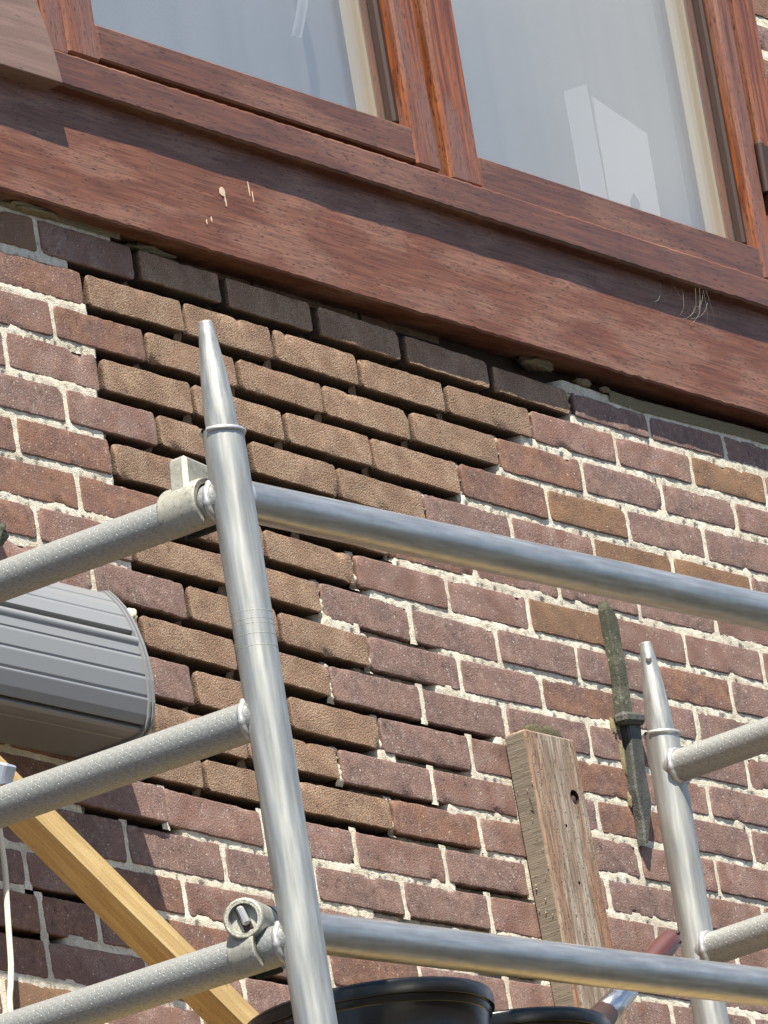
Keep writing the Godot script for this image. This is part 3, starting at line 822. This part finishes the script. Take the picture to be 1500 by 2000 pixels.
func make_room():
	# behind the panes
	for q in [["room_floor", -2.2, 1.6, -1.0, -0.94, -3.4, -0.345, "room_floor"], ["room_ceiling", -2.2, 1.6, 1.75, 1.85, -3.4, -0.345, "room_white"], ["room_wall", -2.3, -2.2, -1.0, 1.85, -3.4, -0.345, "room_white"], ["room_wall", 1.6, 1.7, -1.0, 1.85, -3.4, -0.345, "room_white"], ["room_wall", -2.3, 1.7, -1.0, 1.85, -3.5, -3.4, "room_white"]]:
		var o := slab(self, q[0], q[1], q[2], q[3], q[4], q[5], q[6], M[q[7]], 0.002)
		tag(o, "", "", "", "structure")
	for q in [[-1.235, -0.30, "pale net curtain behind the left pane", 1.0], [-0.26, 0.64, "pale net curtain behind the right pane", 4.0]]:
		var t := thing("net_curtain", q[2], "curtain", Vector3((q[0] + q[1]) / 2, 0.31, -0.10), "net curtains behind the window")
		put(t, "cloth", surf(120, 2, func(i, j):
			var x := lerpf(q[0], q[1], i / 120.0)
			var f := nz.get_noise_2d(x * 16.0, q[3] * 40.0) * 0.006 + sin(x * 30.0 + q[3] + 2.0 * sin(x * 9.0)) * 0.0025
			return Vector3(x, [0.305, 0.9, 1.62][j], -0.112 + f)), M.curtain)
	var s := thing("folded_card", "white angular folded card shape standing on the sill behind the right pane", "ornament", Vector3(0.31, 0.30, -0.055))
	put(s, "side", plate(PackedVector2Array([Vector2(-0.096, 0.0), Vector2(-0.004, 0.0), Vector2(-0.010, 0.280), Vector2(-0.096, 0.246)]), -0.001, 0.001, 0.0003), M.card, Vector3(0.31, 0.3, -0.055), Basis(Vector3.UP, 0.12))
	put(s, "front", plate(PackedVector2Array([Vector2(0.0, 0.0), Vector2(0.05, 0.0), Vector2(0.05, 0.085), Vector2(0.062, 0.102), Vector2(0.074, 0.085), Vector2(0.074, 0.0), Vector2(0.118, 0.0), Vector2(0.122, 0.215), Vector2(0.045, 0.245), Vector2(0.003, 0.262)]), -0.001, 0.001, 0.0003), M.card, Vector3(0.31, 0.3, -0.055), Basis(Vector3.UP, -0.15))
	var tp := thing("curtain_strap", "white curtain tie hanging behind the left pane", "strap", Vector3(-0.452, 0.52, -0.06))
	put(tp, "strap", surf(3, 14, func(i, j):
		var t: float = j / 14.0
		return Vector3(-0.452 + (i / 3.0 - 0.5) * 0.022 - 0.035 * t * t, 0.72 - 0.225 * t, -0.07 + 0.018 * sin(t * 3.0) + 0.003 * (i % 2))), M.card)

# ---------------------------------------------------------------- on the wall
func make_fixtures():
	# shutter box: profile in (y, z), lengthwise grooves, end cap
	var b := thing("shutter_box", "grey metal roller shutter box with a rounded ribbed front", "shutter box", Vector3(-2.2, -0.82, 0.0))
	var prof := [[-0.600, 0.0], [-0.6000, 0.030], [-0.6055, 0.088], [-0.6065, 0.092], [-0.620, 0.1035], [-0.6352, 0.1143], [-0.655, 0.1235], [-0.6743, 0.1303], [-0.697, 0.1362], [-0.7189, 0.1400], [-0.749, 0.1412], [-0.7787, 0.1385], [-0.799, 0.1330], [-0.8121, 0.1255], [-0.8196, 0.1150], [-0.8215, 0.1020], [-0.8215, 0.085], [-0.8215, 0.060], [-0.8215, 0.035], [-0.8215, 0.0]]
	# walk the profile finely, sinking grooves into it
	var walk := []
	for i in prof.size() - 1:
		for s in 6:
			walk.append(Vector2(lerpf(prof[i][0], prof[i + 1][0], s / 6.0), lerpf(prof[i][1], prof[i + 1][1], s / 6.0)))
	walk.append(Vector2(prof[-1][0], prof[-1][1]))
	var length := 0.0
	var at := [0.0]
	for i in range(1, walk.size()):
		length += walk[i].distance_to(walk[i - 1])
		at.append(length)
	var point := func(s: float) -> Array:
		var i := 0
		while i < at.size() - 2 and at[i + 1] < s: i += 1
		var d: Vector2 = (walk[i + 1] - walk[i]).normalized()
		return [walk[i].lerp(walk[i + 1], clampf((s - at[i]) / maxf(at[i + 1] - at[i], 1e-6), 0.0, 1.0)), Vector2(-d.y, d.x)]
	var shape := []
	var grooves := [0.116, 0.146, 0.212, 0.242, 0.272, 0.350]
	var seams := [[0.176, 0.007, 0.018], [0.315, 0.004, 0.012]]
	var s := 0.0
	while s < length:
		var q: Array = point.call(s)
		var dep := 0.0
		for g in grooves: dep = maxf(dep, 0.0011 * (1.0 - smoothstep(0.0014, 0.0024, absf(s - g))))
		for g in seams: dep = maxf(dep, g[2] * (1.0 - smoothstep(g[1] * 0.5, g[1] * 0.5 + 0.0012, absf(s - g[0]))))
		if s > 0.180 and s < 0.196: dep -= 0.004 * sin(PI * (s - 0.180) / 0.016)
		shape.append(q[0] + q[1] * dep)
		s += 0.0009
	var nrm_sign := 1.0
	put(b, "casing", surf(1, shape.size() - 1, func(i, j): return Vector3(lerpf(-3.0, -1.412, i), shape[j].x, shape[j].y)), M.box_paint)
	# end cap: two thin plates with a gap
	for c in [[-1.4135, -1.4075, 1.012], [-1.4060, -1.4000, 1.022]]:
		var poly := PackedVector2Array()
		for q in prof: poly.append(Vector2(q[1], q[0]) * 1.0)
		var mid := Vector2(0.05, -0.71)
		for i in poly.size():
			var d := poly[i] - mid
			poly[i] = mid + d * (c[2] + 0.02)
			poly[i].x = maxf(poly[i].x, 0.002)
		var pm := plate(poly, 0.0, c[1] - c[0], 0.0015)
		put(b, "end_cap", pm, M.box_paint, Vector3(c[0], 0, 0), Basis(Vector3(0, 0, 1), Vector3(0, 1, 0), Vector3(1, 0, 0)))
	slab(b, "wall_plate", -3.0, -1.412, -0.815, -0.605, 0.001, 0.004, M.box_seam, 0.0005)

	# cast iron tie anchor
	var a := thing("wall_anchor", "pointed wrought iron wall anchor, mossy above and black below its collar", "wall anchor", Vector3(-0.03, -0.58, 0.0))
	put(a, "upper_blade", plate(PackedVector2Array([Vector2(-0.0147, -0.3777), Vector2(-0.0008, -0.3874), Vector2(0.0105, -0.4016), Vector2(0.0118, -0.4729), Vector2(0.0070, -0.566), Vector2(-0.0220, -0.566), Vector2(-0.0165, -0.5019), Vector2(-0.0187, -0.4269), Vector2(-0.0188, -0.3933)]), 0.0005, 0.016, 0.003), M.iron_moss)
	put(a, "lower_blade", plate(PackedVector2Array([Vector2(-0.0128, -0.579), Vector2(0.0238, -0.5731), Vector2(0.0162, -0.6474), Vector2(0.0175, -0.7053), Vector2(0.0051, -0.7334), Vector2(-0.0118, -0.7712), Vector2(-0.0208, -0.7747), Vector2(-0.0175, -0.7345), Vector2(-0.0209, -0.6854), Vector2(-0.0143, -0.6099)]), 0.0005, 0.016, 0.003), M.iron_black)
	put(a, "collar", bbox(Vector3(0.060, 0.020, 0.026), 0.006), M.iron_black, Vector3(-0.003, -0.5700, 0.0132), Basis(Vector3.BACK, 0.10))
	# mortar daubs beside the anchor
	for q in [[-0.021, -0.63, 0.004, 0.03], [-0.034, -0.583, 0.005, 0.014], [-0.024, -0.70, 0.003, 0.012]]:
		put(a, "mortar_daub", lump(Vector3.ZERO, Vector3(q[2], q[3], 0.005), 0.6, q[1] * 50.0), M.old_lime, Vector3(q[0], q[1], 0.0))

	# weathered post bolted to the wall
	var p := thing("timber_post", "weathered grey timber post bolted upright to the wall, mossy on top", "post", Vector3(-0.272, -2.0, 0.0))
	var body := CSGCombiner3D.new()
	body.name = "post_body"
	p.add_child(body, true)
	var lean := Basis(Vector3(1, 0, 0), Vector3(-0.0345, 1, 0).normalized(), Vector3(0, 0, 1))
	var block := CSGMesh3D.new()
	block.name = "block"
	block.mesh = bbox(Vector3(0.132, 1.36, 0.040), 0.003)
	block.material = M.post_wood
	body.add_child(block, true)
	body.transform = Transform3D(lean, Vector3(0.020, 0.68, 0.0215))
	for q in [[0.036, 0.585, 0.0115, 0.020], [-0.002, 0.535, 0.0028, 0.03], [0.004, 0.446, 0.0028, 0.03]]:
		var cy := CSGCylinder3D.new()
		cy.name = "hole"
		cy.radius = q[2]
		cy.height = q[3] * 2.0
		cy.sides = 20
		cy.operation = CSGShape3D.OPERATION_SUBTRACTION
		cy.material = M.bead_dark
		body.add_child(cy, true)
		cy.position = Vector3(q[0], q[1], 0.020)
		cy.rotation.x = PI / 2
	put(p, "sawn_side", bbox(Vector3(0.0012, 1.352, 0.034), 0.0004), M.post_sawn, p.position + Vector3(0.020, 0.68, 0.0215) + lean * Vector3(-0.0663, 0, -0.001), lean)
	put(p, "bolt_head", lathe(Vector3.ZERO, Vector3.BACK, [[0, 0.0075], [0.007, 0.0075], [0.007, 0.0075], [0.009, 0.0055], [0.009, 0.0]], 6), M.steel, p.position + Vector3(0.020, 0.68, 0.0215) + lean * Vector3(0.037, 0.583, 0.0085))
	put(p, "moss_cap", lump(Vector3.ZERO, Vector3(0.050, 0.017, 0.016), 0.3, 3.0), M.moss, Vector3(-0.266, -0.637, 0.022))
	put(p, "splinter", plate(PackedVector2Array([Vector2(-0.345, -0.748), Vector2(-0.337, -0.775), Vector2(-0.3275, -0.835), Vector2(-0.3255, -0.80)]), 0.030, 0.033, 0.0008), M.post_sawn)
	# dust lying on the saw-rough side
	rng.seed = 31
	for k in 14:
		var yy := rng.randf_range(-0.95, -0.68)
		put(p, "crumb", lump(Vector3.ZERO, Vector3.ONE * rng.randf_range(0.0005, 0.0013), 0.4, k), M.splash, Vector3(-0.345 - (yy + 0.645) * 0.0345 + 0.002 - 0.001, yy, rng.randf_range(0.008, 0.04)))

	var br := thing("iron_bracket", "small dark mossy iron bracket on the wall above the shutter box", "bracket", Vector3(-1.522, -0.508, 0.0))
	put(br, "bracket", lump(Vector3.ZERO, Vector3(0.014, 0.018, 0.012), 0.7, 8.0), M.iron_moss, Vector3(-1.527, -0.509, 0.008))

	var cab := thing("cable", "white cable hanging down the wall at the lower left", "cable", Vector3(-1.66, -1.6, 0.03))
	var way := [[-1.655, -0.80], [-1.653, -0.88], [-1.6527, -0.9587], [-1.6528, -0.9894], [-1.6535, -1.0258], [-1.6597, -1.0701], [-1.6660, -1.1216], [-1.6704, -1.158], [-1.6775, -1.1878], [-1.6868, -1.2273], [-1.688, -1.35], [-1.684, -1.6]]
	var cu := Curve3D.new()
	for q in way: cu.add_point(Vector3(q[0], q[1], 0.034))
	var pts := []
	var cl := cu.get_baked_length()
	for i in 70: pts.append(cu.sample_baked(cl * i / 69.0, true))
	put(cab, "sheath", pipe(pts, 0.0042, 12), M.cable_sheath)

# ---------------------------------------------------------------- scaffold
func spigot_profile() -> Array:
	return [[-0.03, 0.0198], [0.0, 0.0198], [0.035, 0.0192], [0.075, 0.0160], [0.11, 0.0122], [0.130, 0.0100], [0.1395, 0.0088], [0.1395, 0.0088], [0.1415, 0.0075], [0.1415, 0.0], [0.1415, 0.0]]

func end_frame(x: float, z_in: float, z_out: float, top: float, first: float, step: float, tilt: float, label: String) -> Node3D:
	var f := thing("scaffold_ladder", label, "scaffold frame", Vector3(x, -5.4, (z_in + z_out) * 0.5), "aluminium scaffold end frames")
	for z in [z_in, z_out]:
		var u := put(f, "upright", surf_tube(Vector3(x, -5.38, z), Vector3(x, top, z), 0.0254), M.tube_metal)
		put(f, "spigot", lathe(Vector3(x, top, z), Vector3.UP, spigot_profile(), 36), M.tube_metal)
		put(f, "spring_clip", torus(Vector3(x, top - 0.002, z), Vector3(0.02, 1, 0.10), 0.0252, 0.0034, 0.05, 44, 0.5, TAU + 0.15), M.weld_metal)
		put(f, "locking_pin", lathe(Vector3(x, top + 0.112, z), Vector3(0.55 if z == z_out else -0.75, 0.05, -0.1 if z == z_out else 0.5), [[0.0, 0.0045], [0.0135, 0.0045], [0.0135, 0.0045], [0.0165, 0.003], [0.017, 0.0]], 14), M.weld_metal)
		put(f, "foot", lathe(Vector3(x, -5.4, z), Vector3.UP, [[0, 0], [0, 0.06], [0, 0.06], [0.008, 0.06], [0.008, 0.06], [0.008, 0.03], [0.03, 0.028]], 24), M.cast_metal)
	var y := first
	while y > -5.2:
		var a := Vector3(x, y, z_out - 0.004)
		var b := Vector3(x, y + tilt, z_in + 0.004)
		var r := put(f, "rung", surf_tube(a, b, 0.0245), M.rung_metal)
		put(r, "weld", torus(Vector3(x, y, z_out - 0.0215), a - b, 0.0248, 0.0048, 0.16), M.weld_metal)
		put(r, "weld", torus(Vector3(x, y + tilt, z_in + 0.0215), a - b, 0.0248, 0.0048, 0.16), M.weld_metal)
		y -= step
	return f

# a round tube with the UVs running metres along it
func surf_tube(p0: Vector3, p1: Vector3, r: float, n: int = 40) -> ArrayMesh:
	var l := p0.distance_to(p1)
	var m := int(maxf(2.0, l / 0.05))
	var b := frame_to(p1 - p0)
	return surf(n, m, func(i, j):
		var a: float = TAU * i / n
		var t: float = l * j / m
		var rr := r * (1.0 + 0.006 * nz.get_noise_3d(p0.x * 10.0 + t * 30.0, cos(a) * 20.0, sin(a) * 20.0))
		return p0 + b.y * t + (b.x * cos(a) + b.z * sin(a)) * rr, true, 1.0, l)

func make_scaffold():
	var n := end_frame(-2.4535, 0.32, 1.07, -0.866, -0.950, 0.2775, 0.012, "near aluminium scaffold frame with ridged rungs, its conical spigot in front of the raked bricks")
	var f := end_frame(-0.405, 0.32, 1.07, -0.741, -0.792, 0.2815, -0.006, "far aluminium scaffold frame at the right, its upright beside the iron wall anchor")
	# rings left on the near upright by handling
	for y in [-1.102, -1.112, -1.118, -1.131, -1.146]:
		put(n, "scuff_ring", torus(Vector3(-2.4535, y, 1.07), Vector3(0.03, 1, 0.02), 0.02530, 0.00032), M.cast_metal)
	# ledgers hooked over the rungs
	var specs := [[Vector3(-2.425, -0.9075, 0.985), Vector3(-0.45, -0.851, 0.985), "upper aluminium ledger running right across the brickwork, hooked on the top rung"], [Vector3(-2.44, -1.4630, 0.985), Vector3(-0.45, -1.381, 0.985), "lower aluminium ledger above the black buckets, its claw with a round latch"]]
	for k in 2:
		var a: Vector3 = specs[k][0]
		var b: Vector3 = specs[k][1]
		var t := thing("scaffold_ledger", specs[k][2], "scaffold ledger", (a + b) * 0.5, "aluminium scaffold ledgers")
		var d := (b - a).normalized()
		put(t, "ledger_tube", surf_tube(a + d * 0.05, b - d * 0.05, 0.0254), M.ledger_metal)
		put(t, "end_sleeve", surf_tube(a + d * 0.03, a + d * 0.105, 0.0262), M.weld_metal)
		put(t, "end_sleeve", surf_tube(b - d * 0.105, b - d * 0.03, 0.0262), M.weld_metal)
		for e in 2:
			# claw: a sleeve that grips the rung from above
			var c: Vector3 = a if e == 0 else b
			var ry: float = (-0.950 - 0.2775 * 2.0 * k + 0.0014) if e == 0 else (-0.792 - 0.2815 * 2.0 * k - 0.001)
			var rx := -2.4535 if e == 0 else -0.405
			var at := Vector3(rx, ry, c.z + (0.022 if k == 0 else 0.016))
			var half := 0.029 if k == 0 else 0.02
			var grip := []
			for j in 25: grip.append(-0.9 + (PI + 1.8) * j / 24.0)
			put(t, "claw", surf(9, 24, func(i, j):
				var pr := [[0.0265, -1.0], [0.0265, -1.0], [0.0330, -1.0], [0.0330, -1.0], [0.0345, -0.85], [0.0345, 0.85], [0.0330, 1.0], [0.0330, 1.0], [0.0265, 1.0], [0.0265, -1.0]]
				var q: float = grip[j]
				return at + Vector3(cos(q) * float(pr[i][0]), sin(q) * float(pr[i][0]), float(pr[i][1]) * half)), M.cast_metal)
			if k == 0:
				# square upstand of the upper hook
				put(t, "hook_block", bbox(Vector3(0.060, 0.060, 0.028), 0.005), M.cast_metal, at + Vector3(0.006, 0.033, 0.002), Basis(Vector3.BACK, -0.12))
			else:
				# round latch facing along the ledger
				var lc := at + Vector3(-0.010, 0.036, 0.004)
				var ax := Vector3(-0.86, -0.05, 0.30).normalized()
				if e == 1: ax = -ax
				put(t, "hook_body", lathe(lc - ax * 0.035, ax, [[0, 0], [0, 0.026], [0, 0.026], [0.055, 0.026], [0.060, 0.0245], [0.062, 0.022], [0.062, 0.022], [0.062, 0.0185], [0.062, 0.0185], [0.055, 0.017], [0.055, 0.017], [0.055, 0.0]], 30), M.cast_metal)
				var ob := frame_to(ax)
				put(t, "latch_slot", bbox(Vector3(0.030, 0.003, 0.012), 0.001), M.bead_dark, lc + ax * 0.0205, ob * Basis(Vector3.UP, 0.25))
				put(t, "latch_tongue", bbox(Vector3(0.025, 0.010, 0.010), 0.003), M.weld_metal, lc + ax * 0.0235 + Vector3(0, 0.004, 0), ob * Basis(Vector3.UP, 0.25))
				put(t, "latch_lip", torus(lc + ax * 0.024, ax, 0.0222, 0.0032, 0.08), M.cast_metal)
	# working deck under the buckets
	var dk := thing("scaffold_deck", "plywood scaffold deck under the buckets", "deck", Vector3(-1.43, -1.80, 0.7))
	slab(dk, "board", -2.42, -0.44, -1.801, -1.785, 0.37, 0.95, M.deck, 0.001)
	for z in [0.36, 0.955]: slab(dk, "edge_beam", -2.42, -0.44, -1.80, -1.74, z - 0.01 if z < 0.5 else z, z if z < 0.5 else z + 0.01, M.tube_metal, 0.002)
	for x in [-2.4535, -0.405]:
		for z in [0.5, 0.82]: put(dk, "hook", torus(Vector3(x, -1.785 + 0.0, z), Vector3.BACK, 0.034, 0.005, 0.0, 20, 0.0, PI), M.cast_metal)

# ---------------------------------------------------------------- loose things
func bucket(c: Vector3, r: float, label: String):
	var h := c.y + 1.785
	var b := thing("bucket", label, "bucket", Vector3(c.x, -1.785, c.z), "black builder's buckets")
	put(b, "shell", lathe(Vector3(c.x, -1.785, c.z), Vector3.UP, [[0.0, 0.0], [0.0, r * 0.76], [0.0, r * 0.76], [0.006, r * 0.78], [h - 0.03, r * 0.945], [h - 0.03, r * 0.945], [h - 0.028, r * 0.965], [h - 0.012, r * 0.97], [h - 0.012, r * 0.97], [h - 0.012, r * 0.935], [0.02, r * 0.75], [0.02, 0.0]], 72), M.black_plastic)
	put(b, "rim", lathe(Vector3(c.x, c.y - 0.020, c.z), Vector3.UP, [[0.0, r * 0.96], [0.0, r * 0.99], [0.001, r * 0.995], [0.012, r], [0.017, r * 0.997], [0.020, r * 0.985], [0.020, r * 0.96], [0.017, r * 0.945], [0.0, r * 0.94]], 96), M.black_plastic)
	for s in [-1.0, 1.0]:
		put(b, "ear", bbox(Vector3(0.012, 0.03, 0.034), 0.003), M.black_plastic, Vector3(c.x + s * (r * 0.985), c.y - 0.040, c.z))
	var hp := []
	for i in 33:
		var a := PI * i / 32.0
		hp.append(Vector3(c.x + cos(a) * (r * 1.0 + 0.003), c.y - 0.042 - sin(a) * 0.055, c.z - sin(a) * (r + 0.012)))
	put(b, "handle", pipe(hp, 0.0025, 8), M.steel)

func make_loose():
	bucket(Vector3(-1.8123, -1.4254, 0.70), 0.162, "left black bucket with a thick rim, directly behind the near upright")
	bucket(Vector3(-1.472, -1.4136, 0.65), 0.160, "right black bucket holding the varnished tool handle")
	# tool standing in the right bucket
	var t := thing("brush", "varnished brown tool handle with a steel ferrule leaning out of the right bucket", "brush", Vector3(-1.20, -1.77, 0.60))
	var e := Vector3(-0.9115, -1.1938, 0.60)
	var m := Vector3(-1.0515, -1.2853, 0.60)
	var d := (m - e).normalized()
	put(t, "handle", lathe(e, d, [[0.0, 0.0], [0.001, 0.011], [0.004, 0.0148], [0.010, 0.0162], [0.03, 0.0168], [0.08, 0.0160], [0.130, 0.0150], [0.165, 0.0148], [0.165, 0.0]], 28), M.handle_varnish)
	put(t, "ferrule", lathe(m + d * -0.004, d, [[0.0, 0.0], [0.0, 0.0165], [0.0, 0.0165], [0.002, 0.0172], [0.035, 0.0172], [0.038, 0.0165], [0.040, 0.0172], [0.075, 0.0185], [0.075, 0.0]], 28), M.ferrule)
	put(t, "bristles", lathe(m + d * 0.07, d, [[0.0, 0.0], [0.0, 0.018], [0.10, 0.03], [0.34, 0.034], [0.34, 0.0]], 20), M.bead_dark)
	for s in [-0.006, 0.007]:
		put(t, "hang_hole", lathe(e + Vector3(0.004, 0.002 + s, 0.0145) + d * 0.012, Vector3(-0.3, -0.1, 1), [[-0.004, 0.0], [-0.004, 0.0028], [0.0016, 0.0028], [0.0016, 0.0]], 12), M.bead_dark)
	# pine batten leaning across the tower
	var p0 := Vector3(-2.60, -0.8125, 0.4275)
	var dir := Vector3(0.853, -0.5265, 0).normalized()
	var mid := (Vector3(-1.9775, -1.1960, 0.4275))
	var bt := thing("pine_batten", "fresh yellow pine batten slanting behind the lower rungs", "batten", Vector3(-1.6, -1.78, 0.4275))
	var up := Vector3(-dir.y, dir.x, 0)
	var turn := Basis(dir, up, Vector3.BACK)
	put(bt, "batten", bbox(Vector3(1.95, 0.0395, 0.045), 0.002), M.pine, mid - dir * 0.02 - up * 0.0, turn)
	var cl := thing("metal_clip", "small pale metal plate sitting on the second rung beside the batten", "clip", Vector3(-2.4535, -1.19, 0.662))
	put(cl, "plate", bbox(Vector3(0.022, 0.026, 0.024), 0.002), M.zinc, Vector3(-2.4535, -1.180, 0.664), Basis(Vector3.RIGHT, 0.5))

# ----------------------------------------------------------------
func _ready():
	# camera, sky, sun, exposure
	var cam := Camera3D.new()
	cam.name = "camera"
	add_child(cam)
	cam.transform = Transform3D(Basis(Vector3(0.59359676, -0.15443963, 0.78980459).normalized(), Vector3(-0.15468382, 0.94121767, 0.30030355).normalized(), Vector3(-0.7897568, -0.3004292, 0.53481444).normalized()).orthonormalized(), Vector3(-9.64967844, -3.77522786, 6.15656841))
	cam.fov = 7.6283
	cam.near = 0.2
	cam.far = 400.0
	cam.current = true
	var we := WorldEnvironment.new()
	we.name = "world"
	var env := Environment.new()
	env.background_mode = Environment.BG_SKY
	var sky := Sky.new()
	var sm := PanoramaSkyMaterial.new()
	sm.panorama = sky_texture()
	sky.sky_material = sm
	env.sky = sky
	env.background_energy_multiplier = 0.45
	env.tonemap_mode = Environment.TONE_MAPPER_LINEAR
	env.tonemap_exposure = 2.55
	env.sdfgi_enabled = true
	env.ssao_enabled = true
	env.ssil_enabled = true
	we.environment = env
	add_child(we)
	var sun := DirectionalLight3D.new()
	sun.name = "sun"
	sun.light_energy = 1.5
	sun.light_color = Color(1.0, 0.965, 0.90)
	sun.light_angular_distance = 0.5
	sun.shadow_enabled = true
	add_child(sun)
	sun.look_at_from_position(Vector3(-1.11, 2.7, 1.0), Vector3.ZERO, Vector3.UP)

	nz.seed = 3
	nz.frequency = 0.6
	nz.fractal_octaves = 2
	nz.noise_type = FastNoiseLite.TYPE_SIMPLEX_SMOOTH
	make_materials()
	var g := MeshInstance3D.new()
	var pm := PlaneMesh.new()
	pm.size = Vector2(600, 600)
	g.mesh = pm
	g.name = "ground"
	g.material_override = M.paving
	g.position = Vector3(0, -5.4, 0)
	add_child(g)
	tag(g, "", "", "", "structure")
	make_wall()
	make_window()
	make_room()
	make_fixtures()
	make_scaffold()
	make_loose()
